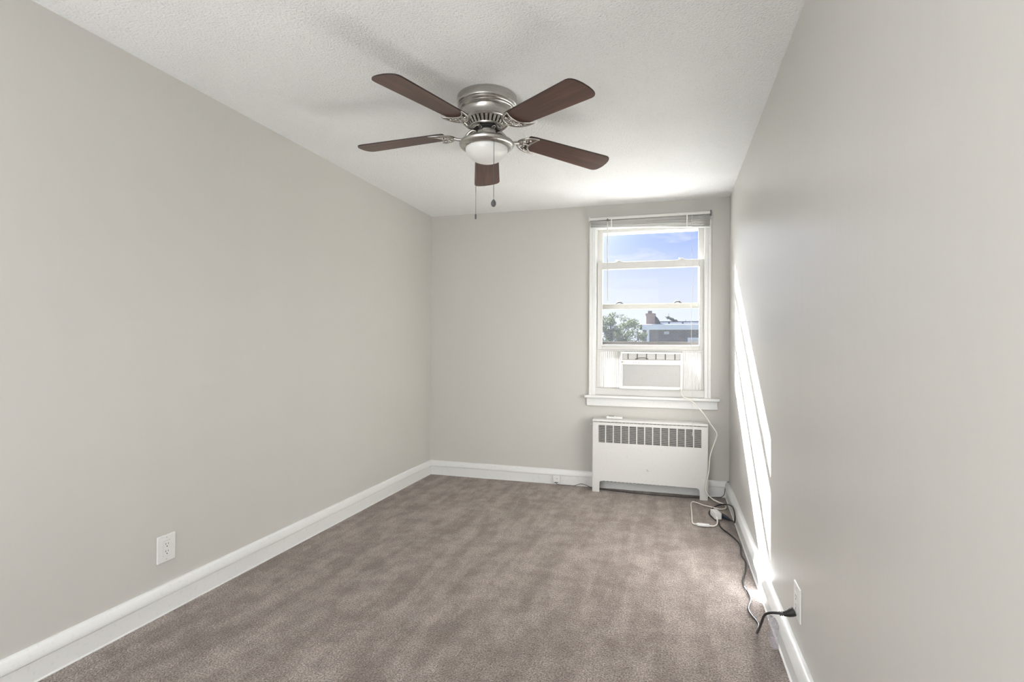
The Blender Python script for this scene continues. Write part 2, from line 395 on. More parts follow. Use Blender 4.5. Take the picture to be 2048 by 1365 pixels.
wpart('bottom_rail', [(1.608, 2.409, .069, .106, 1.543, 1.587)], 'vinyl_darkened', parent=s)
b_ = BM(); box(b_, 1.606, 2.411, .088, .093, 1.58, 2.218); obj('pane', b_, 'glass', s)
for x in (1.752, 2.240):
    b_ = BM(); tube(b_, [(x-.034, .09, 1.588), (x-.022, .09, 1.594), (x-.012, .09, 1.602), (x+.012, .09, 1.602), (x+.022, .09, 1.594), (x+.034, .09, 1.588)], .0058, 8)
    obj('sash_catch', b_, 'dark', s)
s = wpart('screen_frame', [(1.566, 1.580, .130, .142, 1.19, 1.575), (2.430, 2.44, .130, .142, 1.19, 1.575), (1.580, 2.430, .130, .142, 1.563, 1.575),
                           (1.580, 2.430, .130, .142, 1.190, 1.260)], 'screen_bar', .001)
b_ = BM(); box(b_, 1.580, 2.430, .1355, .1365, 1.260, 1.563); obj('screen_mesh', b_, 'screen', s)

# ------------------------------------------------------------------ air conditioner with side curtains and cord
ax0, ax1, az0, az1, af = 1.778, 2.278, .858, 1.172, -.035
ac = thing('air_conditioner', 'white window air conditioner held in the raised sash above the sill', 'air conditioner', (2.028, 0, .857))
def rrect(x0, x1, z0, z1, rr_, n=6, corners=(1, 1, 1, 1)):
    out = []
    for (cx_, cz_, a0, on) in ((x1-rr_, z1-rr_, 0, corners[0]), (x0+rr_, z1-rr_, 90, corners[1]), (x0+rr_, z0+rr_, 180, corners[2]), (x1-rr_, z0+rr_, 270, corners[3])):
        if on:
            for k in range(n+1):
                a = math.radians(a0+90*k/n); out.append((cx_+rr_*math.cos(a), cz_+rr_*math.sin(a)))
        else: out.append((x1 if a0 in (0, 270) else x0, z1 if a0 in (0, 90) else z0))
    return out
b_ = BM(); box(b_, ax0+.012, ax1-.012, .015, .46, az0+.004, az1-.006); obj('cabinet', b_, 'cabinet_grey', ac, bevel=.006)
b_ = BM()   # face panel: ring around vent opening and mesh intake
zt, zm0, zm1 = 1.155, 1.108, 1.064
prism(b_, rrect(ax0, ax1, 1.158, az1, .012, corners=(1, 1, 0, 0)), lambda x, z: Vector((x, af, z)), Vector((0, .05, 0)))
box(b_, ax0, ax0+.016, af, .015, az0, 1.158); box(b_, ax1-.016, ax1, af, .015, az0, 1.158)
box(b_, ax0+.016, ax1-.016, af-.003, .015, 1.064, 1.106)
box(b_, ax0+.016, ax1-.016, af, .015, az0, .884)
obj('face_panel', b_, 'plastic', ac, bevel=.003)
b_ = BM(); box(b_, ax0+.016, ax1-.016, -.004, -.001, 1.106, 1.158); obj('vent_recess', b_, 'acgrey', ac)
b_ = BM()
for k in range(5): box(b_, ax0+.018, ax1-.018, af+.006, af+.020, 1.110+k*.0105, 1.1178+k*.0105)
obj('vent_louvre', b_, 'plastic', ac, bevel=.001)
for k in range(6):
    x = ax0+.062+k*.076; b_ = BM(); box(b_, x-.004, x+.004, af+.003, af+.02, 1.109, 1.156); obj('louvre_divider', b_, 'graphite', ac)
b_ = BM(); tube(b_, [(1.900, af-.002, 1.110), (1.925, af-.008, 1.119), (1.955, af-.010, 1.122), (1.985, af-.008, 1.120), (2.005, af-.002, 1.112)], .0035, 8); obj('vent_handle', b_, 'graphite', ac)
b_ = BM(); box(b_, ax0+.016, ax1-.016, -.012, -.008, .884, 1.064); obj('intake_filter', b_, 'slat', ac)
b_ = BM()
nx, nz = 46, 18
for k in range(nx+1):
    x = ax0+.017+(ax1-ax0-.034)*k/nx; box(b_, x-.0014, x+.0014, af+.003, af+.009, .884, 1.064)
for k in range(nz+1):
    z = .884+.18*k/nz; box(b_, ax0+.016, ax1-.016, af+.004, af+.010, z-.0014, z+.0014)
obj('intake_grille', b_, 'plastic', ac)
b_ = BM(); lathe(b_, [(.0045, 0), (.0045, .002)], n=16); bmesh.ops.rotate(b_, verts=b_.verts, matrix=Matrix.Rotation(PI/2, 3, 'X')); bmesh.ops.translate(b_, verts=b_.verts, vec=(ax0+.012, af-.002, 1.085))
obj('badge', b_, 'graphite', ac)
b_ = BM(); box(b_, ax0+.019, ax0+.032, af-.004, af-.002, 1.083, 1.087); obj('badge_text', b_, 'acgrey', ac)
for k, x in enumerate((1.886, 1.905, 1.930, 1.950, 1.995, 2.035, 2.055)):
    b_ = BM(); box(b_, x-.003, x+.003, af-.0042, af-.003, 1.078+.004*(k % 2), 1.088); obj('control_key', b_, 'acgrey', ac)
for x0, x1 in ((1.600, ax0), (ax1, 2.430)):
    b_ = BM(); n = 22; top = []; bot = []
    for k in range(n+1):
        x = x0+(x1-x0)*k/n; y = .028+(.007 if k % 2 else 0)
        top.append(b_.verts.new((x, y, 1.18))); bot.append(b_.verts.new((x, y, .860)))
    for k in range(n): b_.faces.new((bot[k], bot[k+1], top[k+1], top[k]))
    o = obj('accordion_panel', b_, 'accordion', ac); so_ = o.modifiers.new('solid', 'SOLIDIFY'); so_.thickness = .0012
b_ = BM()
box(b_, 1.569, 2.455, .022, .044, 1.174, 1.187); box(b_, 1.569, 2.455, .022, .044, .857, .864)
box(b_, 1.569, 1.602, .020, .044, .864, 1.174); box(b_, 2.428, 2.455, .020, .044, .864, 1.174)
obj('panel_frame', b_, 'vinyl', ac, bevel=.002)
RC = .0042
cordp = [(2.262, -.012, .868), (2.266, -.060, .858), (2.281, -.085, .815), (2.36, -.10, .772), (2.437, -.165, .690), (2.488, -.17, .614), (2.534, -.17, .544),
         (2.530, -.17, .496), (2.489, -.17, .364), (2.478, -.17, .235), (2.458, -.175, .128), (2.463, -.18, .070), (2.500, -.185, .030), (2.552, -.20, .008),
         (2.580, -.225, .006), (2.592, -.30, .007), (2.580, -.365, .008), (2.540, -.385, .008), (2.486, -.362, .012), (2.430, -.304, .006), (2.372, -.243, .006), (2.348, -.258, .006), (2.340, -.340, .006), (2.339, -.533, .006),
         (2.336, -.70, .006), (2.338, -.785, .008), (2.364, -.820, .012)]
b_ = BM(); tube(b_, cordp, RC, 10, sub=8)
cord = obj('power_cord', b_, 'cream', ac, smooth=True)
b_ = BM(); box(b_, -.040, .040, -.013, .013, -.009, .009, Matrix.Translation((2.404, -.820, .014)) @ Matrix.Rotation(-.02, 4, 'Z')); tube(b_, [(2.35, -.815, .013), (2.375, -.818, .014)], [.005, .008], 10, False)
obj('inline_breaker', b_, 'plastic', cord, bevel=.005, smooth=True)
b_ = BM(); tube(b_, [(2.440, -.820, .012), (2.470, -.808, .008), (2.494, -.765, .008), (2.502, -.71, .014), (2.502, -.655, .024)], .0055, 10); obj('plug_lead', b_, 'cream', cord, smooth=True)
b_ = BM(); mt = Matrix.Translation((2.500, -.598, .030)) @ Matrix.Rotation(.25, 4, 'Z')
box(b_, -.024, .022, -.055, .050, -.022, .022, mt); box(b_, -.029, -.024, -.035, .03, -.014, .014, mt)
obj('plug_block', b_, 'plastic', cord, bevel=.009, seg=3, smooth=True)

# ------------------------------------------------------------------ raised venetian blind
bl = thing('venetian_blind', 'white mini blind pulled up to the top of the window', 'blind', (2.003, -.035, 2.322))
b_ = BM(); prism(b_, [(-.070, 2.296), (-.070, 2.316), (-.066, 2.321), (-.024, 2.321), (-.024, 2.296)], lambda y, z: Vector((1.517, y, z)), Vector((.972, 0, 0))); obj('headrail', b_, 'vinyl', bl, bevel=.002)
b_ = BM(); box(b_, 2.489, 2.500, -.072, -.022, 2.289, 2.326); obj('end_bracket', b_, 'graphite', bl, bevel=.002)
b_ = BM(); box(b_, 1.506, 1.517, -.072, -.022, 2.289, 2.326); obj('end_bracket', b_, 'vinyl', bl, bevel=.002)
zL0, zL1 = 2.247, 2.291; zR0, zR1 = 2.205, 2.289
NS = 22
for k in range(NS):
    fz = k/(NS-1); zl = zL0+(zL1-zL0)*fz; zr = zR0+(zR1-zR0)*fz; b_ = BM(); n = 10
    j1, j2 = random.uniform(-.002, .002), random.uniform(-.15, .15); ys = (-.060, -.054, -.046, -.040, -.034); cr_ = (-.0016, 0, .0007, 0, -.0016)
    grid = []
    for i in range(n+1):
        s = i/n; x = 1.519+.968*s; sag = .0022*math.sin(s*PI*3+k*1.3)*(1-fz); zz = zl+(zr-zl)*(s**1.4)+sag+j1*.3
        grid.append([b_.verts.new((x, y+j2*.01, zz+c*1.0+j2*(y+.047)*.6)) for y, c in zip(ys, cr_)])
    for a, c in zip(grid, grid[1:]):
        for q in range(4): b_.faces.new((a[q], c[q], c[q+1], a[q+1]))
    o = obj('slat', b_, 'slat', bl, smooth=True); sm = o.modifiers.new('solid', 'SOLIDIFY'); sm.thickness = .0013
b_ = BM()
pl = [(1.519, 2.240), (1.75, 2.236), (2.10, 2.222), (2.487, 2.196)]
for (xa, za), (xb, zb) in zip(pl, pl[1:]):
    vs = [b_.verts.new(q) for q in ((xa, -.060, za-.008), (xa, -.034, za-.008), (xa, -.034, za+.003), (xa, -.060, za+.003), (xb, -.060, zb-.008), (xb, -.034, zb-.008), (xb, -.034, zb+.003), (xb, -.060, zb+.003))]
    for q in ((0, 3, 2, 1), (4, 5, 6, 7), (0, 1, 5, 4), (1, 2, 6, 5), (2, 3, 7, 6), (3, 0, 4, 7)): b_.faces.new([vs[i] for i in q])
obj('bottom_rail', b_, 'vinyl', bl)
for x in (1.70, 2.31):
    b_ = BM(); box(b_, x-.004, x+.004, -.0715, -.070, 2.200+.02*(x < 2), 2.297); obj('ladder_tape', b_, 'slat', bl)
b_ = BM(); tube(b_, [(1.668, -.078, 2.283), (1.669, -.086, 2.1), (1.674, -.090, 1.603)], .0042, 6, False); w_ = obj('tilt_wand', b_, 'vinyl', bl)
b_ = BM(); tube(b_, [(1.667, -.066, 2.303), (1.668, -.082, 2.300), (1.668, -.080, 2.280)], .003, 8); lathe(b_, [(.006, 2.288), (.006, 2.300)], 1.668, -.078, 12); obj('wand_hook', b_, 'graphite', w_)
b_ = BM(); tube(b_, [(2.348, -.070, 2.296), (2.348, -.082, 2.24), (2.348, -.086, 1.93), (2.350, -.088, 1.86), (2.361, -.090, 1.762), (2.352, -.090, 1.62), (2.347, -.090, 1.437), (2.350, -.090, 1.0), (2.353, -.105, .66), (2.354, -.150, .618), (2.356, -.158, .585), (2.357, -.158, .540)], .0016, 6)
c_ = obj('lift_cord', b_, 'vinyl', bl)
b_ = BM(); lathe(b_, [(.002, .540), (.005, .534), (.0055, .512), (.003, .508)], 2.357, -.160, 12); obj('cord_tassel', b_, 'vinyl', c_, smooth=True)

# ------------------------------------------------------------------ radiator cover
rx0, rx1, ry, rh = 1.557, 2.474, -.150, .606
rc = thing('radiator_cover', 'white metal radiator cover with slotted grille standing under the window', 'radiator cover', (2.015, -.075, 0))
b_ = BM()
box(b_, rx0, rx1, ry-.006, -.022, rh-.020, rh); obj('top_panel', b_, 'rad', rc, bevel=.004)
for x0, x1 in ((rx0, rx0+.012), (rx1-.012, rx1)):
    b_ = BM(); box(b_, x0, x1, ry+.004, -.022, 0, rh-.020); obj('side_panel', b_, 'rad', rc, bevel=.002)
# front panel: outline with leg cut-out and 13 grille windows, built as strips
fx0, fx1 = rx0+.006, rx1-.006
gx0, gx1, gz0, gz1 = 1.609, 2.424, .415, .557
b_ = BM()
th = Vector((0, .008, 0)); L = lambda x, z: Vector((x, ry, z))
prism(b_, [(fx0, gz1), (fx1, gz1), (fx1, .582), (fx0, .582)], L, th)
cut = [(fx0, 0), (1.618, 0), (1.618, .074), (1.622, .086), (1.634, .094), (1.66, .095), (2.375, .092), (2.397, .091), (2.408, .082), (2.412, .07), (2.412, 0), (fx1, 0), (fx1, gz0), (fx0, gz0)]
prism(b_, cut, L, th)
prism(b_, [(fx0, gz0), (gx0, gz0), (gx0, gz1), (fx0, gz1)], L, th); prism(b_, [(gx1, gz0), (fx1, gz0), (fx1, gz1), (gx1, gz1)], L, th)
NC = 13; bar = .0085; cw = (gx1-gx0-bar*(NC-1))/NC
for k in range(1, NC):
    x = gx0+k*(cw+bar)-bar; prism(b_, [(x, gz0), (x+bar, gz0), (x+bar, gz1), (x, gz1)], L, th)
fp = obj('front_panel', b_, 'rad', rc)
b_ = BM(); NL = 19; pz = (gz1-gz0)/NL
for k in range(1, NL): box(b_, gx0, gx1, ry+.0005, ry+.0035, gz0+k*pz-.0010, gz0+k*pz+.0010)
obj('grille_slats', b_, 'rad', fp)
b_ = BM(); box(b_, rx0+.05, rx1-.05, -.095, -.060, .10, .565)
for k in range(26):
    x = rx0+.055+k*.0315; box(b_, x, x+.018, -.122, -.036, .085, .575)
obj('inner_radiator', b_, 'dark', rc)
b_ = BM(); lathe(b_, [(.004, 0), (.004, .008), (.008, .010), (.009, .014), (.006, .018)], n=20); bmesh.ops.rotate(b_, verts=b_.verts, matrix=Matrix.Rotation(PI/2, 3, 'X')); bmesh.ops.translate(b_, verts=b_.verts, vec=(2.013, ry, .211)); obj('knob', b_, 'rad', rc, smooth=True)
b_ = BM(); tube(b_, [(rx0+.004, -.08, .550), (rx0-.018, -.08, .550)], .006, 12, False); tube(b_, [(rx0-.018, -.08, .550), (rx0-.026, -.08, .550)], .009, 12, False); obj('bleed_valve', b_, 'rad', rc, smooth=True)

# remote on top of the radiator cover
rm = thing('remote_control', 'small white remote control lying on the radiator cover top', 'remote', (1.74, -.082, rh))
mt = Matrix.Translation((1.735, -.085, rh+.0115)) @ Matrix.Rotation(-.10, 4, 'Z')
b_ = BM(); box(b_, -.066, .066, -.022, .022, -.0105, .0105, mt); obj('remote_body', b_, 'plastic', rm, bevel=.006, seg=3)
b_ = BM(); box(b_, -.050, -.004, -.014, .014, .0105, .0120, mt); obj('display', b_, 'graphite', rm)
for k in range(3):
    b_ = BM(); box(b_, .010+k*.017, .021+k*.017, -.009, .009, .0105, .0125, mt); obj('button', b_, 'acgrey', rm, bevel=.001)

# ------------------------------------------------------------------ outlets
def outlet(name, label, wx, nx_, yc, zc, w=.092, h=.122):
    t_ = thing(name, label, 'outlet', (wx, yc, zc))
    def bx_(nm, m, d0, d1, y0, y1, z0, z1, bev=0, par=t_):
        b_ = BM(); xa, xb = sorted((wx+nx_*d0, wx+nx_*d1)); box(b_, xa, xb, yc+y0, yc+y1, zc+z0, zc+z1); return obj(nm, b_, m, par, bevel=bev)
    bx_('cover_plate', 'plastic', 0, .007, -w/2, w/2, -h/2, h/2, .003)
    rec = bx_('receptacle', 'plastic', .007, .0095, -.0165, .0165, -.034, .034, .001)
    bx_('receptacle_gap', 'acgrey', .0068, .0073, -.0178, .0178, -.0353, .0353)
    for s in (1, -1):
        z = s*.0165
        for y, hh_ in ((-.0064, .0045), (.0064, .0035)):
            bx_('slot', 'dark', .009, .0099, y-.0011, y+.0011, z+.004-hh_, z+.004+hh_, 0, rec)
        b_ = BM(); lathe(b_, [(.0026, 0), (.0026, .0012)], n=14); bmesh.ops.rotate(b_, verts=b_.verts, matrix=Matrix.Rotation(PI/2, 3, 'Y')); bmesh.ops.translate(b_, verts=b_.verts, vec=(wx+nx_*.0095-.0006, yc, zc+z-.0075)); obj('ground_hole', b_, 'dark', rec)
    for s in (1, -1):
        b_ = BM(); lathe(b_, [(.003, 0), (.003, .001)], n=12); bmesh.ops.rotate(b_, verts=b_.verts, matrix=Matrix.Rotation(PI/2, 3, 'Y')); bmesh.ops.translate(b_, verts=b_.verts, vec=(wx+nx_*.0072-.0005, yc, zc+s*.049)); obj('screw', b_, 'acgrey', t_)
    return t_
outlet('wall_outlet', 'white duplex outlet, empty, low on the left wall', 0, 1, -2.792, .291)
outlet('wall_outlet', 'white duplex outlet on the right wall with a black plug in it', W, -1, -2.510, .291, w=.100)

# phone jack on the back baseboard and its thin black cable
jk = thing('phone_jack', 'small white surface jack box mounted on the back baseboard', 'jack', (1.231, -.020, .05))
b_ = BM(); box(b_, 1.200, 1.262, -.046, -.0205, .024, .082); obj('jack_box', b_, 'plastic', jk, bevel=.004)
b_ = BM(); lathe(b_, [(.0028, 0), (.0028, .002)], n=12); bmesh.ops.rotate(b_, verts=b_.verts, matrix=Matrix.Rotation(PI/2, 3, 'X')); bmesh.ops.translate(b_, verts=b_.verts, vec=(1.236, -.046, .056)); obj('screw', b_, 'graphite', jk)
b_ = BM(); box(b_, 1.212, 1.240, -.040, -.024, .018, .024); obj('port', b_, 'dark', jk)
b_ = BM(); tube(b_, [(1.226, -.032, .019), (1.235, -.040, .008), (1.27, -.036, .004), (1.33, -.030, .003), (1.385, -.030, .003), (1.41, -.030, .012), (1.446, -.030, .024), (1.485, -.032, .018), (1.52, -.036, .006), (1.56, -.06, .004),
                      (1.62, -.070, .004), (1.77, -.10, .004), (1.92, -.118, .004), (2.16, -.120, .004), (2.40, -.105, .004), (2.50, -.05, .004), (2.56, -.034, .004), (2.585, -.030, .009), (2.604, -.028, .030), (2.611, -.026, .075), (2.616, -.022, .108), (2.628, -.024, .128), (2.638, -.04, .133)], .0022, 8)
tag(obj('phone_cable', b_, 'black', smooth=True), 'thin black cable running from the jack behind the radiator to the right corner', 'cable')
b_ = BM(); box(b_, 1.03, 1.19, -.024, -.0185, .002, .008); tag(obj('tack_strip', b_, 'trim', bevel=.001), 'short white strip at the foot of the back baseboard left of the jack', 'strip')

# ------------------------------------------------------------------ black extension cord
ex = thing('extension_cord', 'black extension cord running along the right baseboard into the outlet', 'cord', (2.56, -1.5, 0))
bp_ = [(2.586, -.660, .014), (2.604, -.705, .022), (2.603, -.790, .040), (2.600, -.850, .082), (2.601, -.800, .110), (2.602, -.69, .112), (2.602, -.52, .080), (2.600, -.36, .040), (2.592, -.285, .018), (2.555, -.275, .012), (2.512, -.338, .009), (2.476, -.430, .009), (2.460, -.510, .009), (2.468, -.570, .007), (2.490, -.640, .006),
       (2.508, -.703, .007), (2.514, -.800, .007), (2.530, -.865, .007), (2.552, -.920, .007), (2.588, -1.041, .007), (2.600, -1.144, .007), (2.588, -1.298, .007), (2.598, -1.398, .007), (2.579, -1.546, .007), (2.555, -1.652, .007),
       (2.553, -1.727, .007), (2.560, -1.797, .007), (2.563, -1.88, .007), (2.540, -1.981, .007), (2.545, -2.039, .007), (2.557, -2.085, .007), (2.563, -2.13, .007), (2.552, -2.174, .008), (2.545, -2.210, .012), (2.535, -2.30, .060), (2.533, -2.40, .140), (2.537, -2.450, .196), (2.549, -2.468, .216), (2.570, -2.480, .226), (2.600, -2.488, .230)]
b_ = BM(); tube(b_, bp_, .0048, 10, sub=8); obj('cable', b_, 'black', ex, smooth=True)
b_ = BM(); tube(b_, [(2.590, -.665, .015), (2.570, -.635, .020), (2.545, -.610, .024), (2.522, -.598, .028)], [.006, .013, .017, .018], 14, sub=4); obj('female_connector', b_, 'navy', ex, smooth=True)
b_ = BM(); zp = .262
tube(b_, [(2.598, -2.488, .230), (2.612, -2.490, .234), (2.622, -2.492, .240), (2.632, -2.493, .246)], [.008, .012, .015, .016], 16, False)
pl_ = obj('plug', b_, 'black', ex, smooth=True)
for k in range(4):
    b_ = BM(); x = 2.584+k*.006; tube(b_, [(x, -2.485, .2275+k*.0008), (x+.0028, -2.4855, .2285+k*.0008)], .0082, 12, False); obj('strain_rib', b_, 'black', pl_)
# tag looped around the cord: a curled clear strip
b_ = BM(); path = [(2.541, -2.405, .176), (2.569, -2.385, .159), (2.587, -2.365, .125), (2.588, -2.345, .089), (2.584, -2.33, .063), (2.592, -2.325, .040), (2.600, -2.33, .014)]
P = smooth_path(path, 6); uvl = b_.loops.layers.uv.new('UVMap'); rows = []; vdir = Vector((.17, .85, -.45)).normalized()
for i, p_ in enumerate(P):
    d = (P[min(i+1, len(P)-1)]-P[max(i-1, 0)]).normalized(); wv_ = d.cross(vdir).normalized()*(.006+.009*min(1, i/8)-(.003 if 22 < i < 26 else 0))
    q1, q2 = p_-wv_, p_+wv_
    for q in (q1, q2): q.x = min(q.x, 2.6085); q.z = max(q.z, .004)
    rows.append((b_.verts.new(q1), b_.verts.new(q2)))
for i in range(len(rows)-1):
    fc_ = b_.faces.new((rows[i][0], rows[i+1][0], rows[i+1][1], rows[i][1]))
    for l_, uv in zip(fc_.loops, ((i, 0), (i+1, 0), (i+1, 1), (i, 1))): l_[uvl].uv = (uv[0]/len(rows)*1.6, uv[1])
o = obj('tag_strip', b_, 'tag', ex, smooth=True); sm = o.modifiers.new('solid', 'SOLIDIFY'); sm.thickness = .0006; o['label'] = 'curled clear plastic tag'

# ------------------------------------------------------------------ ceiling fan
FX, FY, FZ = 1.317, -2.195, 2.272
fan = thing('ceiling_fan', 'brushed nickel flush-mount ceiling fan with five walnut blades', 'ceiling fan', (FX, FY, H))
b_ = BM(); lathe(b_, [(.144, 2.4399), (.147, 2.436), (.148, 2.406), (.146, 2.399), (.139, 2.395), (.141, 2.391), (.141, 2.387), (.135, 2.384), (.133, 2.380), (.134, 2.376), (.130, 2.372), (.122, 2.370), (.119, 2.366), (.115, 2.336), (.116, 2.331), (.112, 2.325), (.106, 2.320), (.100, 2.319)], FX, FY, 96); obj('motor_housing', b_, 'nickel', fan, smooth=True)
b_ = BM(); lathe(b_, [(.094, 2.321), (.074, 2.294), (.070, 2.292)], FX, FY, 64); obj('motor_core', b_, 'dark', fan, smooth=True)
b_ = BM(); lathe(b_, [(.082, 2.296), (.086, 2.294), (.084, 2.289), (.070, 2.288), (.070, 2.294)], FX, FY, 64, cap=False)
for k in range(30):
    a = 2*PI*k/30; da = .062
    vs = []
    for rr_, z in ((.1065, 2.321), (.1005, 2.321), (.0785, 2.293), (.0845, 2.293)):
        for s in (-1, 1): vs.append(b_.verts.new((FX+rr_*math.cos(a+s*da), FY+rr_*math.sin(a+s*da), z)))
    for q in ((0, 1, 7, 6), (2, 3, 1, 0), (4, 5, 3, 2), (6, 7, 5, 4), (0, 6, 4, 2), (1, 3, 5, 7)): b_.faces.new([vs[i] for i in q])
obj('vent_ring', b_, 'nickel', fan, smooth=True)
b_ = BM(); lathe(b_, [(.062, 2.294), (.064, 2.288), (.062, 2.280), (.054, 2.277), (.030, 2.275)], FX, FY, 48); obj('rotor', b_, 'dark', fan, smooth=True)
b_ = BM(); lathe(b_, [(.044, 2.281), (.046, 2.279), (.046, 2.248), (.051, 2.244)], FX, FY, 48)
obj('switch_housing', b_, 'nickel', fan, smooth=True)
b_ = BM(); lathe(b_, [(.047, 2.248), (.053, 2.244), (.066, 2.242), (.084, 2.238), (.102, 2.232), (.118, 2.225), (.130, 2.217), (.135, 2.210), (.134, 2.202), (.127, 2.194), (.115, 2.187), (.106, 2.185), (.104, 2.192)], FX, FY, 96); obj('light_fitter', b_, 'nickel', fan, smooth=True)
b_ = BM(); pr_ = [(.1045, 2.198)]
for k in range(1, 17):
    a = k/16*PI/2; pr_.append((max(.1045*math.cos(a)**.9, .0005), 2.188-.070*math.sin(a)))
lathe(b_, pr_, FX, FY, 80); obj('glass_bowl', b_, 'frost', fan, smooth=True)

def blade_mesh():
    half = [(.205, .046), (.212, .050), (.24, .054), (.625, .0665), (.640, .064), (.650, .058), (.657, .048), (.662, .034), (.6655, .015)]
    out = [(x*1.036, -y*1.16) for x, y in half] + [(x*1.036, y*1.16) for x, y in half[::-1]]
    b_ = BM(); prism(b_, out, lambda x, y: Vector((x, y, 0)), Vector((0, 0, .006))); bmesh.ops.recalc_face_normals(b_, faces=b_.faces)
    me = bpy.data.meshes.new('blade'); b_.to_mesh(me); b_.free(); me.materials.append(M['walnut']); me.materials.append(M['blade_edge'])
    for p_ in me.polygons:
        if abs(p_.normal.z) < .5: p_.material_index = 1
    return me
def iron_mesh():
    b_ = BM(); dn = Vector((0, 0, 1))
    # neck rising from the rotor, then a crescent with two horns and an inner scroll
    tube(b_, [(.050, 0, .010), (.070, 0, .014), (.090, 0, .004), (.115, 0, -.018), (.140, 0, -.020), (.168, 0, -.010)], [.010, .009, .008, .008, .008, .009], 10)
    z = -.008
    tube(b_, [(.275, .066, z+.002), (.235, .060, z), (.195, .044, z), (.170, .016, z), (.170, -.016, z), (.195, -.044, z), (.228, -.058, z), (.250, -.060, z+.002)], [.0025, .0055, .007, .0075, .0075, .007, .0055, .0025], 10, flat=(dn, .75))
    tube(b_, [(.275, .066, z+.002), (.245, .046, z), (.225, .020, z), (.226, -.012, z), (.236, -.040, z), (.250, -.060, z+.002)], [.0025, .0045, .0055, .0055, .0045, .0025], 10, flat=(dn, .75))
    tube(b_, [(.165, 0, z), (.198, 0, z), (.226, .004, z)], .006, 8, flat=(dn, .75))
    tube(b_, [(.196, .042, z), (.206, .020, z), (.192, .008, z), (.182, .018, z)], .0042, 8)
    tube(b_, [(.196, -.042, z), (.206, -.020, z), (.192, -.008, z), (.182, -.018, z)], .0042, 8)
    for x, y in ((.196, .0), (.215, .040), (.213, -.038)):
        lathe(b_, [(.002, z-.008), (.006, z-.006), (.0065, z+.006)], x, y, 12)
    bmesh.ops.recalc_face_normals(b_, faces=b_.faces)
    me = bpy.data.meshes.new('blade_arm'); b_.to_mesh(me); b_.free(); me.materials.append(M['cast'])
    for p_ in me.polygons: p_.use_smooth = True
    return me
bme, ime = blade_mesh(), iron_mesh()
TH0 = math.radians(108.8); PITCH = math.radians(-8.7)
for k, (dth, droop) in enumerate(((.1, -5.3), (3.6, -5.6), (-1.3, -3.0), (-.5, -.9), (.5, -2.3))):
    a = TH0-k*2*PI/5+math.radians(dth)
    base = Matrix.Translation((0, 0, FZ-H)) @ Matrix.Rotation(a, 4, 'Z') @ Matrix.Rotation(-math.radians(droop), 4, 'Y')
    o = bpy.data.objects.new('blade_arm', ime); COL.objects.link(o); o.parent = fan
    o.matrix_local = base @ Matrix.Rotation(PITCH*.8, 4, 'X') @ Matrix.Diagonal((1.036, 1.12, 1, 1))
    o = bpy.data.objects.new('blade', bme); COL.objects.link(o); o.parent = fan
    o.matrix_local = base @ Matrix.Rotation(PITCH, 4, 'X')
def chain(x, y, z0, z1, zb):
    b_ = BM()
    tube(b_, [(x, y, z0), (x, y, z1)], .0009, 6, False)
    z = z0
    while z > zb:
        lathe(b_, [(.0004, z+.0018), (.0019, z+.0009), (.0019, z-.0009), (.0004, z-.0018)], x, y, 6, cap=False); z -= .0055
    return b_
CX, CY = 1.234, -2.120
c_ = obj('pull_chain', chain(CX, CY, 2.21, 1.882, 2.00), 'graphite', fan)
b_ = BM(); lathe(b_, [(.002, 1.888), (.0045, 1.884), (.0045, 1.864), (.003, 1.862)], CX, CY, 14); obj('chain_pull', b_, 'graphite', c_, smooth=True)
CX, CY = 1.3866, -2.290
c_ = obj('pull_chain', chain(CX, CY, 2.192, 1.898, 1.92), 'graphite', fan)
b_ = BM(); lathe(b_, [(.002, 1.908), (.006, 1.904), (.011, 1.896), (.0125, 1.888), (.011, 1.880), (.006, 1.874), (.001, 1.872)], CX, CY, 20); obj('chain_pull', b_, 'graphite', c_, smooth=True)

# ------------------------------------------------------------------ outside
b_ = BM(); box(b_, -80, 80, 11, 160, -3.3, -3.2); struct('ground', b_, 'grass')
b_ = BM(); box(b_, -30, 30, .3, 11, -3.3, -3.2); struct('bounce_ground', b_, 'bounce_concrete')  # pale ground strip, added out of view to bounce sun onto the ceiling
HY = 26
hs = thing('row_house', 'brick row house with white coping, grey roof and chimney seen through the window', 'house', (6.5, HY+4, -3.2))
b_ = BM(); box(b_, .62, 13, HY, HY+9, -3.2, 2.16); obj('brick_wall', b_, 'brick', hs)
b_ = BM(); box(b_, .45, 13.1, HY-.18, HY+.1, 2.14, 2.44); box(b_, .45, .63, HY-.18, HY+9, 2.14, 2.44); obj('coping', b_, 'ext_white', hs, bevel=.02)
b_ = BM()
prism(b_, [(HY+.1, 2.40), (HY+9, 2.40), (HY+9, 2.70), (HY+3, 2.70), (HY+.4, 2.44)], lambda y, z: Vector((1.25, y, z)), Vector((11.7, 0, 0))); obj('roof', b_, 'roof', hs)
b_ = BM(); box(b_, 1.30, 13, HY+2.9, HY+3.2, 2.69, 2.735); obj('roof_edge', b_, 'slate', hs)
b_ = BM(); prism(b_, [(1.10, 2.40), (1.62, 2.40), (1.50, 2.70), (1.40, 2.86), (1.22, 3.02), (1.10, 3.02)], lambda x, z: Vector((x, HY+1.0, z)), Vector((0, .5, 0))); obj('roof_flashing', b_, 'roof', hs)
b_ = BM(); box(b_, .80, 1.26, HY+.6, HY+1.2, 2.2, 2.98); box(b_, .76, 1.30, HY+.56, HY+1.24, 2.96, 3.08); box(b_, .88, 1.10, HY+.75, HY+1.05, 3.08, 3.24); obj('chimney', b_, 'chimney', hs)
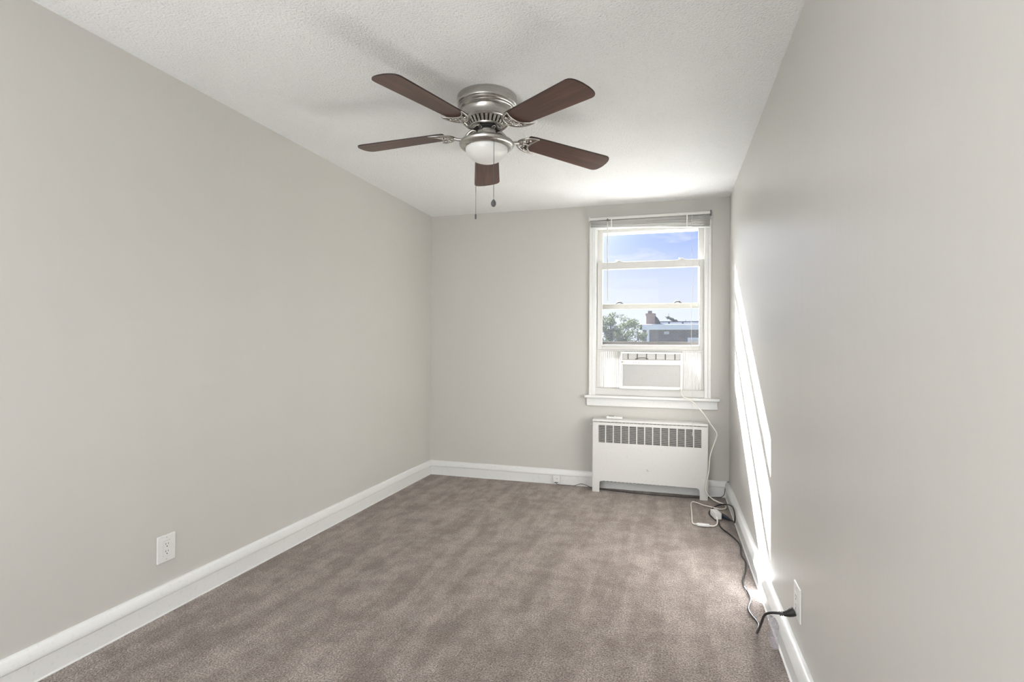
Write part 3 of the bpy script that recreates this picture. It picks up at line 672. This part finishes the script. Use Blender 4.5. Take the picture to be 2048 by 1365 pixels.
b_ = BM(); box(b_, .86, .99, HY-.12, HY-.01, -3.2, 2.10); tube(b_, [(.925, HY-.06, 2.05), (.925, HY-.12, 2.14), (.80, HY-.16, 2.2)], .07, 10); obj('downspout', b_, 'ext_white', hs, bevel=.01)
b_ = BM(); box(b_, 1.78, 2.03, HY-.03, HY+.02, 1.90, 2.04); v_ = obj('wall_vent', b_, 'ext_white', hs, bevel=.01)
b_ = BM()
for k in range(4): box(b_, 1.80, 2.01, HY-.035, HY-.028, 1.917+k*.028, 1.927+k*.028)
obj('vent_slot', b_, 'roof', v_)
for x in (1.98, 2.7):
    b_ = BM(); box(b_, x, x+.10, HY+.5, HY+.6, 2.48, 2.62); obj('roof_vent', b_, 'slate', hs)
b_ = BM(); box(b_, 3.00, 4.3, HY-.04, HY+.02, .2, 1.72); w2 = obj('window_frame', b_, 'ext_white', hs, bevel=.01)
b_ = BM(); box(b_, 3.10, 4.2, HY-.045, HY-.038, .3, 1.62); obj('window_panel', b_, 'tan', w2)

def leaf_cloud(bm, centre, rad, n, size):
    c = Vector(centre)
    for _ in range(n):
        d = Vector((random.gauss(0, 1), random.gauss(0, 1), random.gauss(0, 1))).normalized()*(random.random()**.45)
        p_ = c+Vector((d.x*rad[0], d.y*rad[1], d.z*rad[2])); s = size*random.uniform(.6, 1.3)
        a = Vector((random.gauss(0, 1), random.gauss(0, 1), random.gauss(0, 1))).normalized(); e = a.orthogonal().normalized(); q = a.cross(e)
        v = [bm.verts.new(p_+e*s), bm.verts.new(p_+a*s*.12+q*s*.45), bm.verts.new(p_-e*s), bm.verts.new(p_-a*s*.05-q*s*.45)]
        bm.faces.new(v)
TY = 20
tr_ = thing('leafy_tree', 'green leafy tree outside left of the brick house', 'tree', (-.6, TY, -3.2))
b_ = BM(); ends = []
tube(b_, [(-.6, TY, -3.2), (-.55, TY, -1.5), (-.45, TY, 0), (-.35, TY, 1.2)], [.2, .16, .12, .09], 12)
for k in range(34):
    a = random.uniform(0, 2*PI); rr_ = random.uniform(.35, 1.25); zt_ = random.uniform(1.2, 2.72)
    e = Vector((-.25+rr_*math.cos(a)*.95, TY+rr_*math.sin(a), zt_-(rr_*.25))); s0 = Vector((-.35, TY, random.uniform(.5, 1.2)))
    tube(b_, [s0, s0.lerp(e, .5)+Vector((0, 0, -.08)), e], [.035, .02, .008], 6); ends.append(e)
obj('trunk', b_, 'bark', tr_, smooth=True)
b_ = BM()
for e in ends: leaf_cloud(b_, e, (.27, .27, .20), 330, .036)
for k in range(50): leaf_cloud(b_, (random.uniform(-2.2, .85), TY+random.uniform(-.6, .8), random.uniform(-.5, 1.75)), (.33, .35, .25), 150, .042)
for k in range(26): leaf_cloud(b_, (random.uniform(-2.2, .2), TY+random.uniform(-.5, .6), random.uniform(1.5, 2.55)), (.24, .25, .17), 120, .036)
o = obj('foliage', b_, 'leaf', tr_); o['kind'] = 'stuff'
cn_ = thing('conifer', 'sparse conifer top poking up behind the row house roof', 'tree', (2.6, 38, -3.2))
b_ = BM(); X = 2.62; tube(b_, [(X+.3, 38, -3.2), (X+.2, 38, 1), (X, 38, 2.9), (X-.7, 38, 3.45)], [.15, .1, .04, .015], 8)
tube(b_, [(X+.1, 38, 2.6), (X+.5, 38, 3.0), (X+.55, 38, 3.25)], [.04, .025, .01], 8); tube(b_, [(X-.68, 38, 3.42), (X-.68, 38, 3.75)], .012, 6); obj('trunk', b_, 'bark', cn_)
b_ = BM()
for k in range(12):
    s = k/11; leaf_cloud(b_, (X+.2-.95*s, 38, 2.95+.50*s), (.20, .2, .09), 90, .05)
leaf_cloud(b_, (X+.5, 38, 3.0), (.3, .3, .12), 200, .05); leaf_cloud(b_, (X-.1, 38, 2.9), (.4, .3, .12), 200, .05)
o = obj('foliage', b_, 'needle', cn_); o['kind'] = 'stuff'
